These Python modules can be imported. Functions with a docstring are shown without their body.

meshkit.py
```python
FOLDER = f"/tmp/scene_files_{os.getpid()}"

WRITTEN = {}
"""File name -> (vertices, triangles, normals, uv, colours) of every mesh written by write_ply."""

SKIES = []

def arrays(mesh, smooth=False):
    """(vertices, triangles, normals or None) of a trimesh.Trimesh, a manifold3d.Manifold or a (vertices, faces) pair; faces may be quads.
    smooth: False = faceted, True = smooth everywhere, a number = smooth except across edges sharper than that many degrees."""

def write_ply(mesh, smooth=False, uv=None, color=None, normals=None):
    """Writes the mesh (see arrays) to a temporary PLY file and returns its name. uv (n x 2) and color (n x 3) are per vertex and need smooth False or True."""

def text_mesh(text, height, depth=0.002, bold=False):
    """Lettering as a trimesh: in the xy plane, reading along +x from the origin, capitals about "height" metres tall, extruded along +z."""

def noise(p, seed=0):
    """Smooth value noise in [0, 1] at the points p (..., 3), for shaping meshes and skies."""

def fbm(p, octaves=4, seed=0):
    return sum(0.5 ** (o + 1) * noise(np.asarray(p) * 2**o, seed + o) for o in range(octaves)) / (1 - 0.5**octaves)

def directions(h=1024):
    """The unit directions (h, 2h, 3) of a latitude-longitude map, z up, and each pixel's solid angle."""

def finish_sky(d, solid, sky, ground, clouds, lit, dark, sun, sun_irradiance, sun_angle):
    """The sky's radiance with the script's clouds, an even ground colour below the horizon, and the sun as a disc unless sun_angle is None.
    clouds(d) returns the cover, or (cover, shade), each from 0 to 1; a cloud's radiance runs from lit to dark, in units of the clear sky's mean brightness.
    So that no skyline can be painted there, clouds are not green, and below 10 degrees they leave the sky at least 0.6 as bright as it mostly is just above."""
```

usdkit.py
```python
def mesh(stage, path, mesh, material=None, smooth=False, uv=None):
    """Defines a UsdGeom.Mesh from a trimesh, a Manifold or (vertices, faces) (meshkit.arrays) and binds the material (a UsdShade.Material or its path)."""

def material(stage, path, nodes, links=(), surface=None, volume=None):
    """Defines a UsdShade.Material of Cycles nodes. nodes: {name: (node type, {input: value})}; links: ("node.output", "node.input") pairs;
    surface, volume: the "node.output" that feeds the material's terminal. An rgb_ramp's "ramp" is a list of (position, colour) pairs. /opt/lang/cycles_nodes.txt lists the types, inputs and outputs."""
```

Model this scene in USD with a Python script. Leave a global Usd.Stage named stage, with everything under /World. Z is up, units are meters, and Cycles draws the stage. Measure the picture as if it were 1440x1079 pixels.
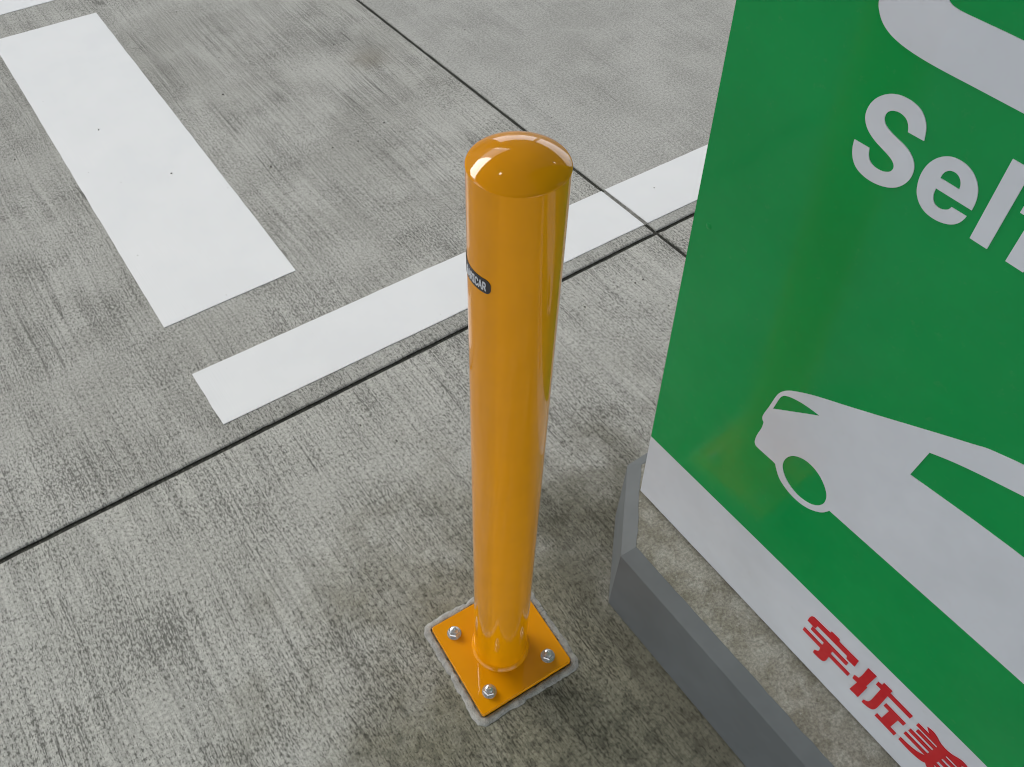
import math, random
import numpy as np
import trimesh, meshkit, usdkit
from shapely.geometry import Polygon, box as sbox, LineString, Point
from shapely import affinity, union_all
from pxr import Usd, UsdGeom, UsdLux, UsdShade, Gf, Sdf

rng = np.random.default_rng(7)
stage = Usd.Stage.CreateInMemory()
UsdGeom.SetStageUpAxis(stage, UsdGeom.Tokens.z)
UsdGeom.SetStageMetersPerUnit(stage, 1.0)
world = UsdGeom.Xform.Define(stage, '/World')
stage.SetDefaultPrim(world.GetPrim())
UsdGeom.Scope.Define(stage, '/World/Looks')

# ------------------------------------------------------------------ camera
cam = UsdGeom.Camera.Define(stage, '/World/camera')
CR, CU, CF = (0.8103, -0.5855, 0.0254), (0.4414, 0.6382, 0.6308), (0.3856, 0.4999, -0.7755)
CP = (-0.3016, -0.3943, 1.2369)
cam.AddTransformOp().Set(Gf.Matrix4d(*CR, 0, *CU, 0, -CF[0], -CF[1], -CF[2], 0, *CP, 1))
cam.CreateHorizontalApertureAttr(36.0)
cam.CreateVerticalApertureAttr(36.0 * 767 / 1024)
cam.CreateFocalLengthAttr(1190.0 / 1440 * 36)
cam.CreateClippingRangeAttr(Gf.Vec2f(0.05, 1000))
cam.GetPrim().CreateAttribute('exposure', Sdf.ValueTypeNames.Float).Set(1.14)

# ------------------------------------------------------------------ sky and sun
SUN_EL, SUN_AZ = math.radians(37), math.atan2(-0.24, 0.95)
dome = UsdLux.DomeLight.Define(stage, '/World/sky')
dome.GetPrim().SetCustomDataByKey('kind', 'structure')


class G:
    """A small writer of node graphs: n() adds a node, its inputs are values or 'node.output' names."""
    def __init__(self):
        self.nodes, self.links, self.k = {}, [], 0

    def n(self, kind, out, **inputs):
        self.k += 1
        name, vals = f'{kind}_{self.k}', {}
        for key, v in inputs.items():
            if isinstance(v, str) and '.' in v:
                self.links.append((v, f'{name}.{key}'))
            else:
                vals[key] = v
        self.nodes[name] = (kind, vals)
        return f'{name}.{out}'

    def math(self, op, a, b=0.0, c=0.0, clamp=False):
        return self.n('math', 'value', math_type=op, value1=a, value2=b, value3=c, use_clamp=clamp)

    def mixc(self, fac, a, b, mode='mix'):
        return self.n('mix_color', 'result', blend_type=mode, fac=fac, a=a, b=b)

    def ramp(self, v, a, b, lo=0.0, hi=1.0):
        return self.n('map_range', 'result', range_type='smoothstep', value=v, from_min=a, from_max=b, to_min=lo, to_max=hi, clamp=True)

    def noise(self, vec, scale, detail=3.0, rough=0.55, dist=0.0):
        return self.n('noise_texture', 'fac', vector=vec, scale=scale, detail=detail, roughness=rough, distortion=dist)

    def make(self, path, surface):
        return usdkit.material(stage, '/World/Looks/' + path, self.nodes, self.links, surface=surface)


g = G()
tc = g.n('texture_coordinate', 'generated')
skyc = g.n('sky_texture', 'color', sky_type='single_scattering', sun_disc=False, sun_elevation=SUN_EL, sun_rotation=SUN_AZ, aerosol_density=3.0)
cl = g.noise(tc, 2.2, 5, 0.55)
cover = g.ramp(cl, 0.30, 0.5)
hazy = g.mixc(g.ramp(cl, 0.4, 0.75), (7.4, 7.65, 8.0), (5.4, 5.7, 6.05))
# thin bright haze towards the horizon
low = g.ramp(g.n('separate_xyz', 'z', vector=tc), 0.5, 0.72, 1.55, 1.0)
hazy = g.mixc(1.0, hazy, g.n('combine_xyz', 'vector', x=low, y=low, z=low), 'multiply')
sk = g.mixc(g.math('multiply', cover, 0.92), skyc, hazy)
bg = g.n('background_shader', 'background', color=sk, strength=0.1)
sky_mat = g.make('sky_look', bg)
UsdShade.MaterialBindingAPI.Apply(dome.GetPrim()).Bind(sky_mat)

sun = UsdLux.DistantLight.Define(stage, '/World/sun')
sun.CreateIntensityAttr(0.34)
sun.CreateAngleAttr(30.0)
sun.CreateColorAttr(Gf.Vec3f(1.0, 0.97, 0.92))
sun.GetPrim().CreateAttribute('inputs:normalize', Sdf.ValueTypeNames.Bool).Set(True)
sd = np.array([math.sin(SUN_AZ) * math.cos(SUN_EL), math.cos(SUN_AZ) * math.cos(SUN_EL), math.sin(SUN_EL)])
zx = np.cross([0, 0, 1.0], sd); zx /= np.linalg.norm(zx); zy = np.cross(sd, zx)
sun.AddTransformOp().Set(Gf.Matrix4d(*zx, 0, *zy, 0, *sd, 0, 0, 0, 0, 1))

# ------------------------------------------------------------------ helpers
used = {}


def path_for(name, parent):
    base = (parent.GetPath().pathString if parent else '/World') + '/'
    k = used.get(base + name, -1) + 1
    used[base + name] = k
    return base + (name if k == 0 else f'{name}_{k:03d}')


def tag(p, label=None, cat=None, group=None, kind=None):
    for key, v in (('label', label), ('category', cat), ('group', group), ('kind', kind)):
        if v:
            p.SetCustomDataByKey(key, v)
    return p


def thing(name, label, cat, loc=(0, 0, 0), rotz=0.0, group=None):
    x = UsdGeom.Xform.Define(stage, path_for(name, None))
    x.AddTranslateOp().Set(Gf.Vec3d(*loc))
    if rotz:
        x.AddRotateZOp().Set(rotz)
    return tag(x.GetPrim(), label, cat, group)


def obj(name, mesh, mat, parent=None, smooth=False, label=None):
    p = usdkit.mesh(stage, path_for(name, parent), mesh, mat, smooth=smooth).GetPrim()
    return tag(p, label)


def frame_map(mesh, org, ex, ey, ez):
    v = np.asarray(mesh.vertices)
    return trimesh.Trimesh(np.asarray(org) + v[:, :1] * np.asarray(ex) + v[:, 1:2] * np.asarray(ey) + v[:, 2:3] * np.asarray(ez), np.asarray(mesh.faces), process=False)


def extrude(poly, z0, z1):
    geoms = [q for q in getattr(poly, 'geoms', [poly]) if q.area > 0]
    m = trimesh.util.concatenate([trimesh.creation.extrude_polygon(q, z1 - z0, engine='earcut') for q in geoms])
    m.apply_translation([0, 0, z0])
    return m


def revolve(profile, n=96):
    return trimesh.creation.revolve(np.array(profile, float), sections=n)


def loft(rings, cap_top=True, cap_bottom=False):
    """Closed rings of equal point count, joined by strips; the top ring is capped by ear clipping."""
    n = len(rings[0])
    v = np.vstack(rings)
    f = []
    for k in range(len(rings) - 1):
        for i in range(n):
            j = (i + 1) % n
            a, b, c, d = k * n + i, k * n + j, (k + 1) * n + j, (k + 1) * n + i
            f += [(a, b, c), (a, c, d)]
    for do, k, flip in ((cap_top, len(rings) - 1, False), (cap_bottom, 0, True)):
        if do:
            pv, pf = trimesh.creation.triangulate_polygon(Polygon(rings[k][:, :2]), engine='earcut')
            d = ((pv[:, None, :] - rings[k][None, :, :2]) ** 2).sum(-1).argmin(1)
            for t in pf:
                t = d[t]
                q = rings[k][t, :2]
                ccw = np.cross(q[1] - q[0], q[2] - q[0]) > 0
                if ccw == flip:
                    t = t[::-1]
                f.append(tuple(t + k * n))
    return trimesh.Trimesh(v, np.array(f), process=False)


def chaikin(pts, times=2, sharp=48):
    """Rounds a closed traced outline, keeping its sharp corners."""
    P = [np.array(p, float) for p in pts]
    keep = []
    for i in range(len(P)):
        a, b = P[i] - P[i - 1], P[(i + 1) % len(P)] - P[i]
        ang = math.degrees(math.acos(np.clip(a @ b / (np.linalg.norm(a) * np.linalg.norm(b) + 1e-12), -1, 1)))
        keep.append(ang > sharp)
    for _ in range(times):
        Q, K = [], []
        for i in range(len(P)):
            if keep[i]:
                Q.append(P[i]); K.append(True)
            else:
                Q += [P[i] * .75 + P[i - 1] * .25, P[i] * .75 + P[(i + 1) % len(P)] * .25]; K += [False, False]
        P, keep = Q, K
    return Polygon(P).buffer(0)


# ------------------------------------------------------------------ materials
def concrete_material(name, light, dark, streak, pits, blotch, dirt=0.0, scratch=1.0, shift=0.0):
    g = G()
    tri = lambda f: g.n('combine_xyz', 'vector', x=f, y=f, z=f)
    pos = g.n('geometry', 'position')
    pos0 = pos
    pos = g.n('mapping', 'vector', vector=pos, location=(shift, shift * 1.7, 0.0))
    # the broom did not run quite straight
    warp = g.noise(pos, 3.0, 1)
    wv = g.n('combine_xyz', 'vector', x=g.math('multiply', g.math('subtract', warp, 0.5), 0.022), y=0.0, z=0.0)
    bp = g.n('vector_math', 'vector', math_type='add', vector1=pos, vector2=wv)
    big = g.noise(pos, 1.6, 3, 0.6, 0.4)
    mid = g.noise(pos, 7.5, 4, 0.62, 0.3)
    col = g.mixc(g.ramp(g.math('multiply_add', mid, 0.5, g.math('multiply', big, 0.5)), 0.5 - blotch, 0.5 + blotch), dark, light)
    fine = g.noise(pos, 190.0, 3, 0.75)
    col = g.mixc(1.0, col, tri(g.ramp(fine, .3, .7, .72, 1.24)), 'multiply')
    sv = g.n('mapping', 'vector', vector=bp, scale=(250.0, 2.6, 1.0))
    st = g.noise(sv, 1.0, 2, 0.6)
    col = g.mixc(1.0, col, tri(g.ramp(st, 0.3, 0.65, 1.0 - streak, 1.0 + 0.3 * streak)), 'multiply')
    # short torn pits along the broom strokes, denser in the dirty patches
    pv = g.n('mapping', 'vector', vector=bp, scale=(400.0, 130.0, 1.0))
    pn = g.noise(pv, 1.0, 2, 0.7)
    dens = g.noise(pos, 5.5, 3, 0.65)
    thr = g.math('multiply_add', g.math('subtract', dens, 0.5), 0.42, g.math('multiply_add', g.math('subtract', st, .5), -0.22, pn))
    pit = g.ramp(thr, 0.52, 0.625)
    col = g.mixc(g.math('multiply', pit, pits), col, (0.048, 0.048, 0.042))
    # rare long scratches of single bristles
    lv = g.n('mapping', 'vector', vector=bp, scale=(48.0, 0.6, 1.0))
    ln = g.math('absolute', g.math('subtract', g.noise(lv, 1.0, 0), 0.5))
    line = g.math('multiply', g.ramp(ln, 0.0, 0.011, 1.0, 0.0), g.ramp(dens, 0.42, 0.56))
    col = g.mixc(g.math('multiply', line, 0.6 * scratch), col, (0.05, 0.05, 0.045))
    # light sand grains
    col = g.mixc(g.ramp(g.noise(pos, 430.0, 0), 0.70, 0.80, 0.0, 0.45), col, (0.55, 0.55, 0.52))
    if dirt:
        # algae and washed-in dirt that gathers round the plinth and the bollard's foot
        ds = g.n('vector_math', 'value', math_type='distance', vector1=pos0, vector2=(0.08, -0.24, 0.0))
        f1 = g.math('multiply_add', g.math('subtract', mid, .5), 0.75, g.math('multiply_add', g.math('subtract', big, .5), 0.45, ds))
        m1 = g.ramp(f1, 0.14, 0.66, 1.0, 0.0)
        col = g.mixc(g.math('multiply', m1, 0.85 * dirt), col, g.mixc(1.0, col, (0.46, 0.435, 0.325), 'multiply'))
        spots = g.math('multiply', g.ramp(g.noise(pos, 45.0, 4, 0.72), 0.49, 0.60), g.ramp(f1, 0.1, 0.7, 1.0, 0.0))
        col = g.mixc(g.math('multiply', spots, 0.42 * dirt), col, (0.045, 0.045, 0.034))
        edge = g.n('separate_xyz', 'x', vector=pos0)
        foot = g.math('multiply', g.ramp(g.math('multiply_add', g.math('subtract', fine, .5), 0.06, edge), 0.10, 0.18), m1)
        col = g.mixc(g.math('multiply', foot, 0.5 * dirt), col, (0.05, 0.05, 0.036))
    else:
        rust = g.ramp(g.n('vector_math', 'value', math_type='distance', vector1=pos0, vector2=(0.66, 1.55, 0.0)), 0.0, 0.09, 1.0, 0.0)
        col = g.mixc(g.math('multiply', rust, 0.22), col, (0.16, 0.12, 0.06))
    h = g.math('multiply_add', st, 0.45, g.math('multiply', pn, -0.9))
    nrm = g.n('bump', 'normal', height=h, strength=0.5, distance=0.0013)
    return g.make(name, g.n('principled_bsdf', 'BSDF', base_color=col, roughness=0.9, specular_ior_level=0.25, normal=nrm))


def simple(name, col, rough, var=0.06, vscale=30.0, bump=0.0, bscale=60.0, bdist=0.001, dirt=0.0, dirt_col=(.1, .1, .09), coord='position', **kw):
    g = G()
    pos = g.n('geometry', 'position')
    nz = g.noise(pos, vscale, 4)
    c0, c1 = tuple(c * (1 - var) for c in col), tuple(min(1, c * (1 + var)) for c in col)
    c = g.mixc(g.ramp(nz, .3, .7), c0, c1)
    if dirt:
        c = g.mixc(g.math('multiply', g.ramp(g.noise(pos, vscale * 2.3, 6, .7), .5, .72), dirt), c, dirt_col)
    extra = {}
    if bump:
        extra['normal'] = g.n('bump', 'normal', height=g.noise(pos, bscale, 3), strength=bump, distance=bdist)
    return g.make(name, g.n('principled_bsdf', 'BSDF', base_color=c, roughness=rough, **extra, **kw))


M = {}
M['slab_mottled'] = concrete_material('concrete_mottled', (0.43, 0.431, 0.405), (0.35, 0.35, 0.325), 0.16, 0.66, 0.13, shift=3.1)
M['slab_smooth'] = concrete_material('concrete_smooth', (0.40, 0.402, 0.382), (0.345, 0.347, 0.328), 0.06, 0.28, 0.12, scratch=0.2, shift=8.7)
M['slab_broomed'] = concrete_material('concrete_broomed', (0.452, 0.454, 0.425), (0.40, 0.401, 0.372), 0.20, 0.68, 0.15, dirt=1.0)
M['joint'] = simple('joint_filler_look', (0.022, 0.023, 0.018), 0.9, var=0.5, vscale=90.0, bump=0.8, bscale=300, dirt=0.85, dirt_col=(0.15, 0.148, 0.125))
M['asphalt'] = simple('asphalt', (0.05, 0.05, 0.05), 0.95, var=0.25, vscale=80, bump=0.5, bscale=200)


def paint_material():
    g = G()
    pos = g.n('geometry', 'position')
    c = g.mixc(g.ramp(g.noise(pos, 6.0, 4), .35, .65), (0.705, 0.72, 0.733), (0.728, 0.742, 0.752))
    sp = g.ramp(g.noise(pos, 85.0, 2), 0.755, 0.80)
    c = g.mixc(g.math('multiply', sp, 0.4), c, (0.28, 0.27, 0.24))
    sc = g.noise(g.n('mapping', 'vector', vector=pos, scale=(230.0, 9.0, 1.0)), 1.0, 1)
    nrm = g.n('bump', 'normal', height=sc, strength=0.22, distance=0.0008)
    return g.make('road_paint', g.n('principled_bsdf', 'BSDF', base_color=c, roughness=0.65, specular_ior_level=0.35, normal=nrm))


M['paint'] = paint_material()
M['groove_paint'] = simple('groove_paint', (0.22, 0.22, 0.205), 0.8, var=0.3, vscale=140, dirt=0.6, dirt_col=(.1, .1, .09))


def gloss_paint(name, col, rough, wave=0.06, wscale=22.0, scuff=0.0, ior=1.5):
    g = G()
    pos = g.n('geometry', 'position')
    c = g.mixc(g.ramp(g.noise(pos, 15.0, 3), .3, .7), tuple(x * .97 for x in col), tuple(min(1, x * 1.03) for x in col))
    if scuff:
        dust = g.ramp(g.noise(pos, 95.0, 5, .7), .58, .8)
        c = g.mixc(g.math('multiply', dust, scuff), c, (0.35, 0.32, 0.25))
    h = g.math('multiply_add', g.noise(pos, 260.0, 2), 0.05, g.noise(pos, wscale, 1))
    nrm = g.n('bump', 'normal', height=h, strength=wave, distance=0.004)
    r = g.ramp(g.noise(pos, 40.0, 4), .3, .75, rough * .8, rough * 1.5)
    return g.make(name, g.n('principled_bsdf', 'BSDF', base_color=c, roughness=r, ior=ior, normal=nrm))


M['yellow'] = gloss_paint('yellow_enamel', (0.71, 0.278, 0.0015), 0.035, wave=0.05, scuff=0.02, ior=1.45)
M['green'] = gloss_paint('green_film', (0.0012, 0.26, 0.058), 0.11, wave=0.035, ior=1.42, scuff=0.05)
M['white_film'] = gloss_paint('white_film', (0.60, 0.625, 0.67), 0.11, wave=0.03, scuff=0.07)
M['board'] = gloss_paint('white_board', (0.60, 0.625, 0.665), 0.11, wave=0.03, scuff=0.12)
M['red'] = gloss_paint('red_film', (0.50, 0.004, 0.012), 0.14, wave=0.03)
M['zinc'] = simple('zinc_steel', (0.62, 0.63, 0.64), 0.27, var=0.15, vscale=120, bump=0.3, bscale=400, bdist=.0003, metallic=0.9)
M['black_label'] = simple('black_sticker', (0.018, 0.017, 0.02), 0.35)
M['label_white'] = simple('label_white', (0.62, 0.63, 0.66), 0.4)
M['mortar'] = simple('mortar', (0.36, 0.355, 0.335), 0.95, var=0.2, vscale=90, bump=0.9, bscale=380, bdist=.002, dirt=0.35, dirt_col=(.14, .135, .115))
M['grey_paint'] = simple('grey_masonry_paint', (0.112, 0.124, 0.128), 0.62, var=0.06, vscale=18, bump=0.25, bscale=260, bdist=.0006, dirt=0.1, dirt_col=(.1, .1, .09))
g = G()
pos = g.n('geometry', 'position')
c = g.mixc(g.ramp(g.noise(pos, 28.0, 4, .65, .3), .3, .7), (0.20, 0.19, 0.148), (0.34, 0.335, 0.29))
f = g.noise(pos, 260.0, 3, .75)
fv = g.ramp(f, .3, .7, .7, 1.28)
c = g.mixc(1.0, c, g.n('combine_xyz', 'vector', x=fv, y=fv, z=fv), 'multiply')
c = g.mixc(g.ramp(g.noise(pos, 120.0, 3, .7), .6, .72, 0.0, 0.55), c, (0.46, 0.455, 0.42))
c = g.mixc(g.ramp(g.noise(pos, 75.0, 3, .7), .6, .7, 0.0, 0.5), c, (0.10, 0.095, 0.07))
nrm = g.n('bump', 'normal', height=f, strength=0.8, distance=0.0014)
M['plinth_concrete'] = g.make('plinth_concrete', g.n('principled_bsdf', 'BSDF', base_color=c, roughness=0.92, normal=nrm))
M['stone'] = simple('grit', (0.12, 0.115, 0.1), 0.9, var=0.4, vscale=200)

# ------------------------------------------------------------------ the ground: cast slabs with joints between them
ground = obj('ground', trimesh.Trimesh([(-120, -120, -.06), (120, -120, -.06), (120, 120, -.06), (-120, 120, -.06)], [(0, 1, 2), (0, 2, 3)], process=False), M['asphalt'])
tag(ground, kind='structure')
forecourt = UsdGeom.Xform.Define(stage, path_for('concrete_forecourt', None)).GetPrim()
tag(forecourt, kind='structure')

JA, JB0, JBS, PITCH = 0.5718, 0.8306, -0.0276, 4.6      # joint along x at y = JA; joint along y: x = JB0 + JBS * (y - JA)


def cross(i, j):
    y = JA + j * PITCH
    return np.array([JB0 + i * PITCH + JBS * (y - JA), y])


def wobbly(a, b, inward, gap, seed):
    L = np.linalg.norm(b - a)
    t = np.linspace(0, 1, int(L / 0.012), endpoint=False)
    p = a + (b - a) * t[:, None]
    q = np.c_[p * 26, np.full(len(p), seed * 3.7)]
    w = (meshkit.fbm(q, 4, seed) - 0.5) * 0.0022 + np.clip(meshkit.noise(np.c_[p * 55, np.full(len(p), seed * 1.3)], seed + 50) - 0.80, 0, 1) * 0.010
    return p + inward * (gap / 2 + w)[:, None]


def slab_mesh(i, j, seed):
    c = [cross(i - 1, j - 1), cross(i, j - 1), cross(i, j), cross(i - 1, j)]
    near = -1 <= i - 1 <= 1 and -1 <= j - 1 <= 1
    ring = []
    for k in range(4):
        a, b = c[k], c[(k + 1) % 4]
        d = (b - a) / np.linalg.norm(b - a)
        inw = np.array([-d[1], d[0]])
        gap = 0.0114 if k in (0, 2) else 0.0102
        if near:
            e = wobbly(a + d * .0036, b - d * .0036, inw, gap, seed * 4 + k)
        else:
            e = (a + d * .0036 + inw * gap / 2)[None]
        ring.append(e)
    r = np.vstack(ring)
    ctr = r.mean(0)
    s = r - ctr
    inset = lambda dd: ctr + s * (1 - dd / np.maximum(np.abs(s).max(1, keepdims=True), .1))
    z = lambda q, h: np.c_[q, np.full(len(q), h)]
    return loft([z(r, -.05), z(r, -.0016), z(inset(.0012), -.0004), z(inset(.0026), 0.0)])


for j in (0, 1, 2, 3):
    for i in (-1, 0, 1, 2):
        mat = M['slab_smooth'] if (i == 1 and j == 1) else M['slab_mottled'] if j >= 1 else M['slab_broomed']
        obj('slab', slab_mesh(i, j, 10 + i + 5 * j), mat, forecourt, smooth=25)
lo, hi = cross(-2, -1), cross(2, 3)
for j in (-1, 0, 1, 2, 3):
    y = JA + j * PITCH
    obj('joint_filler', extrude(sbox(lo[0], y - .008, hi[0], y + .008), -.045, -.0052), M['joint'], forecourt)
for i in (-2, -1, 0, 1, 2):
    for j in (0, 1, 2, 3):
        a, b = cross(i, j - 1), cross(i, j)
        m = Polygon([(a[0] - .0078, a[1] + .0081), (a[0] + .0078, a[1] + .0081), (b[0] + .0078, b[1] - .0081), (b[0] - .0078, b[1] - .0081)])
        obj('joint_filler', extrude(m, -.045, -.0042), M['joint'], forecourt)


# ------------------------------------------------------------------ painted markings
def paint_sheet(poly, seed):
    """A thick coat of paint with faintly uneven edges and a softened rim."""
    pts = np.array(poly.exterior.coords)[:-1]
    out = []
    for k in range(len(pts)):
        a, b = pts[k], pts[(k + 1) % len(pts)]
        n = max(1, int(np.linalg.norm(b - a) / .012))
        t = np.arange(n)[:, None] / n
        p = a + (b - a) * t
        d = (b - a) / np.linalg.norm(b - a)
        w = (meshkit.fbm(np.c_[p * 30, np.full(n, seed)], 3, seed) - .5) * .0022 * np.clip(np.minimum(t[:, 0], 1 - t[:, 0]) * 8, 0, 1)
        out.append(p + np.array([-d[1], d[0]]) * w[:, None])
    r = np.vstack(out)
    inn = np.array(Polygon(r).buffer(-.0012).exterior.coords)
    ctr = r.mean(0)
    z = lambda q, h: np.c_[q, np.full(len(q), h)]
    # an inset ring of the same point count: shift each point along the mean of its edges' inward normals
    e = np.roll(r, -1, 0) - r
    e /= np.linalg.norm(e, axis=1, keepdims=True)
    nn = np.c_[-e[:, 1], e[:, 0]]
    nm = nn + np.roll(nn, 1, 0)
    nm /= np.linalg.norm(nm, axis=1, keepdims=True)
    return loft([z(r, .0004), z(r, .0014), z(r + nm * .0012, .002)])


def marking(name, label, polys, seed, cat='road marking'):
    x = thing(name, label, cat)
    for k, p in enumerate(polys):
        obj('paint_sheet', paint_sheet(p, seed + k), M['paint'], x, smooth=30)
    return x


jb = lambda y: JB0 + JBS * (y - JA)
line_ = marking('painted_line', 'long thin white painted line passing behind the yellow bollard along the slab joint', [
    Polygon([(-.1684, .6202), (jb(.606) - .0052, .6055), (jb(.75) - .0052, .7508), (-.1682, .7622)]),
    Polygon([(jb(.606) + .0052, .6054), (2.9, .566), (2.9, .706), (jb(.75) + .0052, .7506)])], 3)
obj('painted_groove', extrude(Polygon([(jb(.607) - .0050, .607), (jb(.607) + .0050, .607), (jb(.7495) + .0050, .7495), (jb(.7495) - .0050, .7495)]), -.0043, -.0031), M['groove_paint'], line_)
marking('painted_bar', 'wide white painted rectangle on the mottled slab left of the yellow bollard',
        [Polygon([(-.1661, .9053), (.1191, .9073), (.1354, 2.184), (-.1490, 2.184)])], 21)
marking('painted_bar', 'white painted patch beyond the wide rectangle, in the top left corner',
        [Polygon([(-.36, 2.309), (.075, 2.321), (.09, 3.6), (-.34, 3.6)])], 33)

# ------------------------------------------------------------------ plinth under the sign
plinth = thing('sign_plinth', 'low grey concrete plinth with sloping rim under the green sign', 'plinth')
PH, PC = 0.155, 0.0185
outer = np.array([(.1800, -1.30), (.5200, -1.30), (.5200, .0715), (.2880, .0715), (.1785, -.0405)])


def densify(p, step):
    out = []
    for k in range(len(p)):
        a, b = p[k], p[(k + 1) % len(p)]
        n = max(1, int(round(np.linalg.norm(b - a) / step)))
        out += [a + (b - a) * t / n for t in range(n)]
    return np.array(out)


def inset_ring(p, d):
    """Each corner of a closed counter-clockwise ring moved inward by d, edges kept parallel."""
    q = []
    for k in range(len(p)):
        a, b = p[k] - p[k - 1], p[(k + 1) % len(p)] - p[k]
        na, nb = np.array([-a[1], a[0]]) / np.linalg.norm(a), np.array([-b[1], b[0]]) / np.linalg.norm(b)
        q.append(p[k] + (na + nb) * d / (1 + na @ nb))
    return np.array(q)


n_edge = [max(1, int(round(np.linalg.norm(outer[(k + 1) % 5] - outer[k]) / .006))) for k in range(5)]
spread = lambda p: np.vstack([p[k] + (p[(k + 1) % 5] - p[k]) * (np.arange(n_edge[k]) / n_edge[k])[:, None] for k in range(5)])
o0 = spread(outer)
o1 = spread(inset_ring(outer, .0012))
i0 = spread(inset_ring(outer, PC))
jag = (meshkit.fbm(np.c_[i0 * 70, np.zeros(len(i0))], 4, 5) - .5) * .0065
dirn = i0 - i0.mean(0); dirn /= np.linalg.norm(dirn, axis=1, keepdims=True)
i1 = i0 - dirn * (.0008 + jag)[:, None]
z = lambda q, h: np.c_[q, np.full(len(q), h)]
obj('painted_side', loft([z(o0, 0.001), z(o0, PH - .0008), z(o1, PH + .0008), z(i0, PH + PC), z(i1, PH + PC + .0006)], cap_top=False), M['grey_paint'], plinth, smooth=25)
top = loft([z(i1, PH + PC - .004), z(i1, PH + PC + .0001)])
obj('concrete_top', top, M['plinth_concrete'], plinth)

# ------------------------------------------------------------------ the sign
LEAN = math.radians(-3.4)
NRM = np.array([-math.cos(LEAN), 0, math.sin(LEAN)])
UP = np.array([math.sin(LEAN), 0, math.cos(LEAN)])
ORG = np.array([.2605, .0159, .18])
EU = np.array([0, -1.0, 0])
sign = thing('sign_board', 'tall green and white sign board with car picture and red characters', 'sign', ORG)
W_, H_ = 1.12, 1.42


def on_sign(poly, w0, w1):
    """A flat shape given in metres from the board's lower left corner, standing from w0 to w1 off its face."""
    m = extrude(poly, w0, w1)
    return frame_map(m, (0, 0, 0), EU, UP, NRM)


mm = lambda pts: Polygon([(x / 1000, y / 1000) for x, y in pts])
sm = lambda pts, t=2, s=48: affinity.scale(chaikin(pts, t, s), .001, .001, origin=(0, 0))
body = affinity.translate(sbox(0, 0, W_, H_).buffer(-.0015).buffer(.0015), 0, 0)
obj('board', on_sign(body, -.07, 0.0), M['board'], sign, label='white sheet board behind the green film')
GV = .1497
green = Polygon([(0.0004, .1445), (.2, .1499), (.49, .1545), (W_ - .0004, .1545), (W_ - .0004, H_ - .0004), (.0004, H_ - .0004)])
obj('green_field', on_sign(green, 0.0, .0005), M['green'], sign)
# frame posts into the plinth
for y in (.14, .98):
    obj('foot', frame_map(extrude(sbox(y, -.012, y + .05, .02), -.055, -.012), (0, 0, 0), EU, UP, NRM), M['zinc'], sign)

# big rounded emblem, of which the lower left bend is in view
ring = chaikin([(115, 900), (115.6, 812), (116.2, 795.2), (120.3, 788.0), (125.0, 783.3), (131.7, 779.6), (140, 777.2), (149.8, 775.7), (162.5, 774.8), (178, 774.6), (202.3, 775), (420, 776),
                (420, 813), (212.8, 813.0), (184.2, 812.4), (172, 812.2), (164.4, 813.0), (159.5, 816.5), (157, 823), (156, 835), (156, 900)], 2, 60)
emblem = affinity.scale(ring, .001, .001, origin=(0, 0))
obj('emblem', on_sign(emblem, .0003, .0011), M['white_film'], sign, label='large white rounded emblem stroke')

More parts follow.
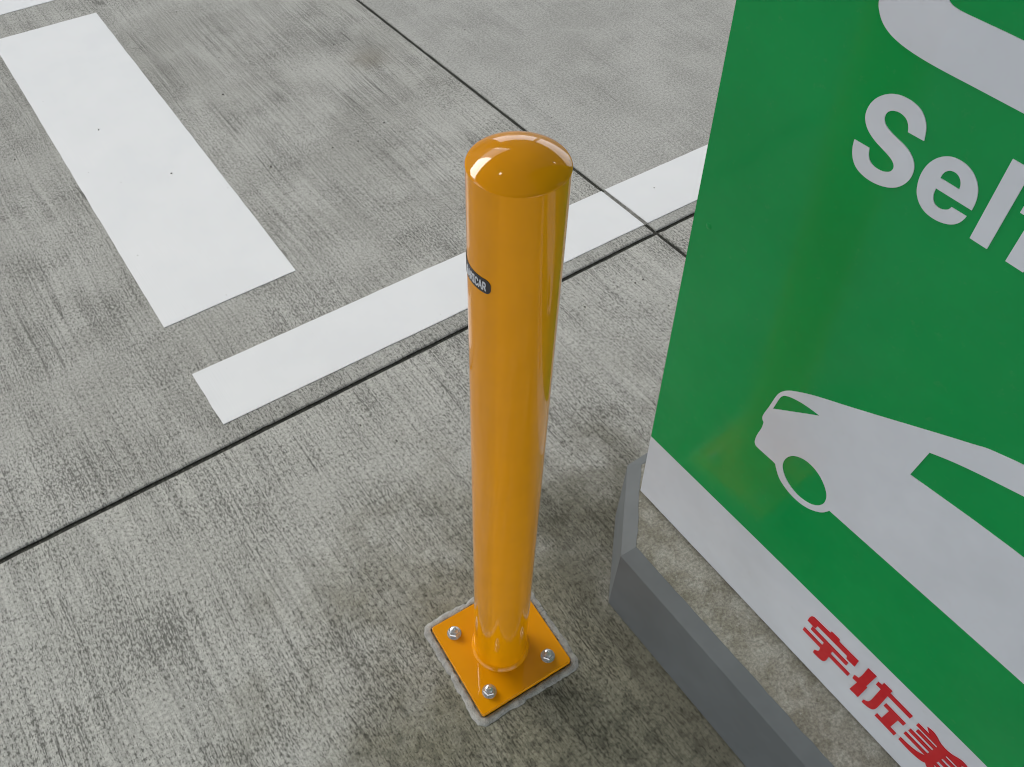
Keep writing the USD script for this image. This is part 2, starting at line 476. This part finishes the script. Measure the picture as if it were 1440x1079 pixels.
S = [(182.9, 725.4), (181.2, 733.6), (177.8, 739.9), (172.1, 744.5), (165, 746.2), (157.7, 746.2), (150.8, 744.6), (144.4, 741), (139.5, 736.1), (136.2, 730.1), (135, 723.2), (135.8, 717.3), (138.9, 712.5), (143.2, 708.7), (149.4, 705.6), (156.1, 703.5), (163.4, 701.3), (167.8, 699.1), (170.3, 696.0), (170, 692.2), (167.2, 688.9), (162.4, 686.9), (156.5, 686.8), (151.8, 688.5), (148.8, 692.1), (147.2, 698.1), (133.8, 697.7), (134.4, 691.6), (136.2, 685.6), (140, 680), (145.1, 676.6), (151.9, 674.9), (159.3, 674.8), (167.1, 676.3), (175.2, 679.9), (180.5, 684.9), (183.9, 690.9), (185.2, 697.4), (184.5, 703.3), (182, 708.1), (178.2, 711.7), (173.3, 714.3), (167, 716), (159.5, 717.8), (153.5, 720.2), (150.3, 723.4), (149.5, 727.2), (151, 731.2), (154.5, 733.6), (159.1, 734.7), (163.9, 733.8), (167.1, 731.4), (168.9, 728.2), (169.9, 725)]
e_out = [(233, 699.3), (233, 705), (232, 710.5), (230.2, 715.4), (227.4, 719.6), (223.7, 723.1), (219.3, 725.6), (214.3, 726.8), (208.7, 726.8), (203.6, 725.4), (199.1, 722.6), (195.2, 718.4), (192.3, 713), (190.6, 706.2), (190.4, 699.2), (191.6, 692.3), (193.5, 687.1), (196.9, 682.6), (201.3, 679.2), (206.4, 677.4), (212.7, 677), (218.3, 677.9), (223.5, 679.9), (227.4, 682.8), (229.9, 686.4), (231.4, 690.3), (231.8, 693.2), (219.8, 693), (219.1, 690.8), (217.1, 688.5), (214.2, 687.1), (210.6, 687), (207.7, 688.2), (205.6, 690.9), (204.5, 694.6), (204.4, 699.2)]
e_hole = [(204, 707.8), (219.2, 707.8), (218.6, 711.8), (216.7, 715), (213.7, 717.2), (210.2, 717.4), (207.3, 716.2), (205.1, 713.6), (204.2, 710.6)]
l_ = [(240.4, 746.2), (240.6, 680), (254.2, 680), (254.0, 746.2)]
f_ = [(268.4, 680), (281.8, 680), (281.8, 716.8), (291, 716.8), (291, 726), (281.8, 726), (281.8, 731), (283.5, 735), (288, 736.5), (292, 736.3), (292, 746.3), (284, 747), (276, 745), (270.5, 740), (268.4, 732), (268.4, 726), (260.6, 726), (260.6, 716.8), (268.4, 716.8)]
letters = [sm(S), sm(e_out).difference(sm(e_hole)), mm(l_), mm(f_)]
for k, p in enumerate(letters):
    obj('letter', on_sign(p, .0003, .0011), M['white_film'], sign)

car = [(222.5, 459.3), (199.7, 445.9), (183.7, 436.2), (170.9, 427), (161.2, 419.2), (156.6, 414.3), (153.7, 410.4), (151.3, 406.1), (149.3, 400.5), (147.7, 391.7), (145.5, 375.5), (143.8, 366.5), (142.4, 357.8), (142.3, 352.2), (143.8, 349), (145.7, 347.7), (146.1, 343.1), (146, 335.6), (144.5, 326.9), (143.5, 318.1), (143.7, 309), (145.4, 304.8), (147.8, 303.0), (162.4, 303.4), (172.8, 303.6), (175.7, 303), (179.6, 296.1), (186.1, 287), (195.4, 281.8), (205.8, 278.6), (219.1, 278.7), (229.7, 282.6), (237.9, 288.7), (244.2, 295.6), (248.3, 304), (249.5, 307.6), (312.2, 309.6), (470.5, 315.3),
       (560, 317), (566, 300), (580, 287), (600, 281), (622, 284), (640, 294), (650, 308), (653, 319), (700, 321), (712, 335), (712, 375), (700, 410), (668, 432), (610, 447), (560, 490), (505, 528), (455, 545), (410, 548), (380, 543), (356.2, 536.3), (342.7, 531), (333.4, 527.4), (327.6, 524.6), (323.5, 521.6), (303.4, 509.6), (270.3, 489)]
wheel = [(183.1, 313.5), (183.7, 323.9), (187.4, 334.1), (193.4, 341.4), (202.4, 346.7), (213.3, 347.6), (224.7, 343.4), (234, 335), (239.7, 325.9), (241.6, 315.9), (240.2, 306.3), (235.1, 296.8), (227.1, 290.3), (214.8, 287.2), (201.8, 290), (191.4, 297.3), (185.2, 305.6)]
rear = [(150.1, 376.5), (153.0, 399.2), (154.8, 403.6), (157, 406.7), (161.2, 409.9), (166.5, 412.5), (174.7, 415.4), (184.2, 417.4), (191.9, 418.3), (198.1, 418.7)]
side = [(297.3, 478.9), (294.3, 439.1), (399.1, 453.3), (560, 457), (530, 485), (485, 513), (440, 523), (400, 519), (370.4, 508.9), (346.8, 500.6), (330.2, 494.4), (313.2, 487.2)]
carp = sm(car, 2, 40).difference(sm(wheel)).difference(sm(rear, 2, 40)).difference(sm(side, 2, 40))
carp = carp.difference(affinity.translate(sm(wheel), .394, .006))
obj('car_picture', on_sign(carp, .0003, .0011), M['white_film'], sign, label='white car silhouette on the green field')

R = lambda a, b, c, d: sbox(a / 1000, b / 1000, c / 1000, d / 1000)
u1 = [mm([(291.3, 95.5), (291.1, 104.5), (292.3, 110.5), (295.3, 113.6), (319.4, 114.9), (319.7, 119.6), (331.5, 120.2), (332.9, 115.2), (361.2, 115.8), (361.8, 98.8), (349.9, 98.4), (348.6, 104.4), (304.2, 104), (303.5, 95.2)]),
      R(299.6, 85.2, 354.4, 93.2), R(292.4, 68.4, 362.9, 76.4),
      sm([(320.4, 85), (333.6, 85), (334, 63.3), (334.3, 55.3), (332.8, 49.1), (329.9, 46.2), (325, 45), (316.8, 45.2), (316.6, 52.4), (320.7, 56), (321.3, 63.2), (320, 70.4)])]
u2 = [mm([(373.1, 120.2), (384.9, 120.6), (384.5, 98), (384.2, 84.2), (386, 83.4), (385.9, 48.8), (373.4, 48), (374.6, 75.1), (368, 74.2), (367.4, 83), (372.6, 85.3), (373.5, 97)]),
      sm([(394.4, 122.4), (405.9, 122.6), (406.3, 104), (407.6, 69.1), (407, 57), (403.2, 50.6), (396, 47.6), (391.9, 47.8), (391.7, 54.1), (396, 58), (397.6, 66), (397.3, 84), (396.5, 106.4), (389.8, 106.2), (389.6, 114.6), (394.4, 115.2)]),
      R(398, 106.8, 436.6, 115.4), R(410.2, 82.4, 437.8, 90.6), R(411.4, 47.2, 439.4, 55.2), R(418.0, 50, 430.6, 86)]
left3 = [mm([(445, 106.6), (480, 106.6), (480, 113.6), (445, 113.6)]), R(449.3, 95.6, 480, 102.4), R(444.4, 83.2, 480, 90.2), R(443.6, 69.8, 480, 76.4),
         sm([(444.6, 56.6), (452, 57), (460, 58.6), (467, 62), (473.4, 69), (480, 71), (480, 58), (476, 53), (470, 50.4), (462.4, 48.8), (454, 48.6), (445, 49.2)]),
         sm([(453, 122.4), (460, 124.8), (466, 122.1), (471.5, 117.2), (480, 115.7), (480, 108), (466, 108), (457, 117)])]
gl = union_all(left3)
u3 = [gl, affinity.scale(gl, -1, 1, origin=(.479, 0)), R(473, 60, 485, 114)]
for k, parts in enumerate((u1, u2, u3)):
    obj('red_character', on_sign(union_all(parts).buffer(.0004).buffer(-.0004), .0002, .0010), M['red'], sign)
for u, v in ((.0204, .5307), (.0204, 1.15), (W_ - .02, .53), (W_ - .02, 1.15)):
    rv = revolve([(0, .0008), (.0022, .0007), (.0034, .0003), (.0038, .0), (.0038, -.002), (0, -.002)], 24)
    rv.apply_translation([u, v, .0004])
    obj('rivet', frame_map(rv, (0, 0, 0), EU, UP, NRM), M['green'], sign, smooth=40)

# ------------------------------------------------------------------ the bollard
RB, PT = 0.03815, 0.0105
bol = thing('bollard', 'glossy yellow steel bollard with domed cap bolted to the concrete', 'bollard', (.0004, -.0005, 0))
PLW, ROT = .0762, -3.7
rot = lambda m: (m.apply_transform(trimesh.transformations.rotation_matrix(math.radians(ROT), [0, 0, 1])), m)[1]


def rounded_ring(h, r, n=7):
    p = []
    for cx, cy, a0 in ((h - r, h - r, 0), (-h + r, h - r, 90), (-h + r, -h + r, 180), (h - r, -h + r, 270)):
        for t in np.linspace(0, 90, n):
            a = math.radians(a0 + t)
            p.append((cx + r * math.cos(a), cy + r * math.sin(a)))
    return np.array(p)


pl = loft([z(rounded_ring(PLW, .004), .0022), z(rounded_ring(PLW, .004), PT - .0011), z(rounded_ring(PLW - .0004, .004), PT - .0004), z(rounded_ring(PLW - .0012, .0036), PT)], cap_bottom=True)
obj('base_plate', rot(pl), M['yellow'], bol, smooth=35)
RIM = .8735
prof = [(RB + .0050, PT - .0003), (RB + .0046, PT + .0010), (RB + .0030, PT + .0030), (RB + .0012, PT + .0050), (RB + .0003, PT + .0085), (RB, PT + .012)]
weld = revolve(prof, 128)
th = np.arctan2(weld.vertices[:, 1], weld.vertices[:, 0])
wob = 1 + .006 * (meshkit.fbm(np.c_[np.cos(th) * 6, np.sin(th) * 6, weld.vertices[:, 2] * 40], 3, 2) - .5) * np.clip((PT + .012 - weld.vertices[:, 2]) / .01, 0, 1)
weld.vertices = weld.vertices * np.c_[wob, wob, np.ones(len(wob))]
obj('weld_bead', weld, M['yellow'], bol, smooth=60)
obj('pole', revolve([(RB, PT + .0115), (RB, .2), (RB, .4), (RB, .6), (RB, RIM - .0012)], 160), M['yellow'], bol, smooth=30)
DH = .0122
Rs = (RB ** 2 + DH ** 2) / (2 * DH)
cap = [(RB - .00005, RIM - .0013), (RB + .0001, RIM - .0008), (RB - .0003, RIM - .0001)]
a0 = math.asin((RB - .0009) / Rs)
for t in np.linspace(a0, 0, 26):
    cap.append((Rs * math.sin(t) if t > 1e-9 else 0.0, RIM + DH - Rs + Rs * math.cos(t)))
obj('cap', revolve(cap, 160), M['yellow'], bol, smooth=24)


def hexring(r, zz, rot0):
    a = np.radians(np.arange(6) * 60 + rot0)
    return np.c_[r * np.cos(a), r * np.sin(a), np.full(6, zz)]


for k, (bx, by) in enumerate(((-.0475, .0535), (-.0543, -.0484), (.0462, -.0556), (.0530, .0470))):
    r0 = (17, 40, 5, 28)[k]
    hx = trimesh.creation.cylinder(.0068, .0001, sections=6)
    nut = loft([hexring(.0090, PT + .0016, r0), hexring(.0090, PT + .0078, r0), hexring(.0080, PT + .0088, r0)], cap_bottom=True)
    nut.apply_translation([bx, by, 0])
    nn = obj('nut', nut, M['zinc'], bol)
    ws = revolve([(.0040, PT + .0002), (.0104, PT + .0002), (.0107, PT + .0008), (.0104, PT + .0017), (.0040, PT + .0017)], 40)
    ws.apply_translation([bx, by, 0])
    obj('washer', ws, M['zinc'], bol, smooth=30)
    pr = [(.0057, PT + .004)]
    for q in range(6):
        zz = PT + .0088 + q * .0009
        pr += [(.0057, zz), (.0051, zz + .00045)]
    pr += [(.0050, PT + .0146), (.0034, PT + .0154), (.0016, PT + .0155), (.0011, PT + .0148), (0, PT + .0147)]
    st_ = revolve(pr, 28)
    st_.apply_translation([bx, by, 0])
    obj('bolt', st_, M['zinc'], bol, smooth=40)

# mortar bed squeezed out round the plate
base_pts = densify(rounded_ring(PLW, .004, 3), .004)
th = np.arange(len(base_pts))
dirs = base_pts / np.linalg.norm(base_pts, axis=1, keepdims=True)
sq = np.array(Polygon(base_pts).buffer(.0125, quad_segs=8).exterior.coords)
rings = []
ang = np.linspace(0, 2 * np.pi, 420, endpoint=False)


def star(poly):
    out = []
    for a in ang:
        hit = poly.exterior.intersection(LineString([(0, 0), (.3 * math.cos(a), .3 * math.sin(a))]))
        out.append((hit.x, hit.y) if hit.geom_type == 'Point' else (hit.geoms[0].x, hit.geoms[0].y))
    return np.array(out)


pb = Polygon(rounded_ring(PLW, .004))
unit = np.c_[np.cos(ang), np.sin(ang)]
nz = lambda f, s: meshkit.fbm(np.c_[unit * f, np.zeros(len(ang))], 4, s) - .5
r_in, r_a, r_b, r_out = star(pb.buffer(.0016)), star(pb.buffer(.004)), star(pb.buffer(.0085)), star(pb.buffer(.0125))
wv = (nz(9, 3) * .006 + nz(22, 8) * .0016)[:, None]
r_in = r_in + unit * (np.clip(nz(14, 12), 0, 1) * .006)[:, None]
r_b, r_out = r_b + unit * wv, r_out + unit * wv * 1.3
hh = .0036 + nz(16, 5) * .0016
mz = lambda q, h: np.c_[q, h]
bed = loft([mz(r_out, np.full(420, .0004)), mz(r_out - unit * .001, hh * .45), mz(r_b, hh), mz(r_a, hh + .0003 + nz(24, 9) * .0006), mz(r_in, hh * .75), mz(r_in, np.full(420, .0004))], cap_top=False)
obj('mortar_bed', rot(bed), M['mortar'], bol, smooth=50)

# sticker bent round the pole
ST_A, ST_Z = 3.575, .782       # angle and height of its right end
st_w, st_h = .0515, .0145


def wrap(mesh, a_right, zc, r):
    """Bends a flat mesh (x from 0 leftward extent, y up) round the pole; x = 0 is the right end."""
    v = np.asarray(mesh.vertices)
    a = a_right + v[:, 0] / RB
    rr = r + v[:, 2]
    return trimesh.Trimesh(np.c_[rr * np.cos(a), rr * np.sin(a), zc + v[:, 1]], mesh.faces, process=False)


def grid_cut(poly, step, d):
    """Cuts a flat shape into narrow strips so that it bends smoothly."""
    x0, y0, x1, y1 = poly.bounds
    ms = []
    for x in np.arange(x0, x1, step):
        q = poly.intersection(sbox(x, y0 - 1, x + step, y1 + 1))
        for s in getattr(q, 'geoms', [q]):
            if s.geom_type == 'Polygon' and s.area > 1e-10:
                ms.append(trimesh.creation.extrude_polygon(s, d, engine='earcut'))
    return trimesh.util.concatenate(ms)


shape = sbox(-st_w, -st_h / 2, 0, st_h / 2).buffer(-.0052).buffer(.0052)
stick = obj('sticker', wrap(grid_cut(shape, .0022, .0005), ST_A, ST_Z, RB + .00005), M['black_label'], bol, label='small black sticker with white lettering')
txt = meshkit.text_mesh('BARICAR', .0082, .0005, bold=True)
xs = txt.vertices[:, 0]
sx = .026 / (xs.max() - xs.min())
txt.vertices = np.c_[(xs - xs.max()) * sx - .0040, txt.vertices[:, 1] - .0041, txt.vertices[:, 2]]
obj('lettering', wrap(txt, ST_A, ST_Z, RB + .0005), M['label_white'], stick)

# ------------------------------------------------------------------ the station canopy overhead, seen only as a reflection in the glossy cap
canopy = thing('station_canopy', 'flat canopy roof overhead, mirrored in the domed cap of the bollard', 'canopy')
M['canopy_sheet'] = simple('canopy_sheet', (0.62, 0.62, 0.61), 0.5, var=0.04, vscale=2.0)
X0, X1, Y0, Y1, CZ = 2.4, 10.4, -9.0, 11.0, 4.7
plan = sbox(X0, Y0, X1, Y1).union(sbox(-15.0, -9.0, X0 + .01, 4.35))
obj('roof', extrude(plan.buffer(-.06, join_style='mitre'), CZ + .05, CZ + .5), M['canopy_sheet'], canopy)
ringp = plan.difference(plan.buffer(-.055, join_style='mitre'))
obj('fascia', extrude(ringp, CZ - .06, CZ + .62), M['board'], canopy)
for x, y in ((9.2, 8.8), (-3.6, 3.7), (-10.5, 3.7)):
    obj('column', extrude(sbox(x - .15, y - .15, x + .15, y + .15).buffer(-.02).buffer(.02), 0.001, CZ + .048), M['canopy_sheet'], canopy)
g = G()
M['lamp'] = g.make('lamp_glow', g.n('emission', 'emission', color=(1.0, 0.97, 0.9), strength=9.0))
for x, y in ((-.52, 1.59), (5.5, 1.42)):
    lamp = obj('lamp', extrude(Point(x, y).buffer(.16).difference(Point(x, y).buffer(.11)), CZ, CZ + .049), M['board'], canopy)
    obj('glass', extrude(Point(x, y).buffer(.108), CZ + .01, CZ + .049), M['lamp'], lamp)

# ------------------------------------------------------------------ the station building at the back of the canopy, out of view
shop = thing('station_building', 'low pale station building at the back of the canopy, reflected in the cap', 'building')
M['wall'] = simple('pale_wall', (0.25, 0.24, 0.22), 0.8, var=0.05, vscale=3.0)
M['pane'] = simple('dark_pane', (0.03, 0.035, 0.04), 0.06)
obj('wall', extrude(sbox(-12.0, 11.2, 5.2, 16.0), 0.001, 6.7), M['wall'], shop)
for x in (-9.3, -6.5, -3.7, -.9, 1.9):
    w = obj('window', frame_map(extrude(sbox(x, .9, x + 2.2, 2.5).difference(sbox(x + .06, .96, x + 2.14, 2.44)), 0, .08), (0, 11.198, 0), (1, 0, 0), (0, 0, 1), (0, -1, 0)), M['board'], shop)
    obj('pane', frame_map(extrude(sbox(x + .06, .96, x + 2.14, 2.44), 0, .02), (0, 11.198, 0), (1, 0, 0), (0, 0, 1), (0, -1, 0)), M['pane'], w)

# ------------------------------------------------------------------ a little grit lying about
spots = [(.03, 1.36), (-.05, 1.62), (.66, .70), (.93, .69)]
pieces = []
for k in range(70):
    x, y = spots[k] if k < len(spots) else (rng.uniform(-.5, 1.1), rng.uniform(-.5, 2.1))
    if .16 < x < .6 and y < .1:
        continue
    s = rng.uniform(.0009, .0021)
    b = trimesh.creation.icosphere(subdivisions=1, radius=s)
    b.vertices = b.vertices * rng.uniform(.6, 1.3, 3) + rng.normal(0, s * .1, b.vertices.shape)
    b.apply_translation([x, y, s * .5 + (.002 if k < len(spots) else 0)])
    pieces.append(b)
grit = obj('grit', trimesh.util.concatenate(pieces), M['stone'])
tag(grit, 'dark grains of grit scattered over the concrete and paint', 'grit', kind='stuff')
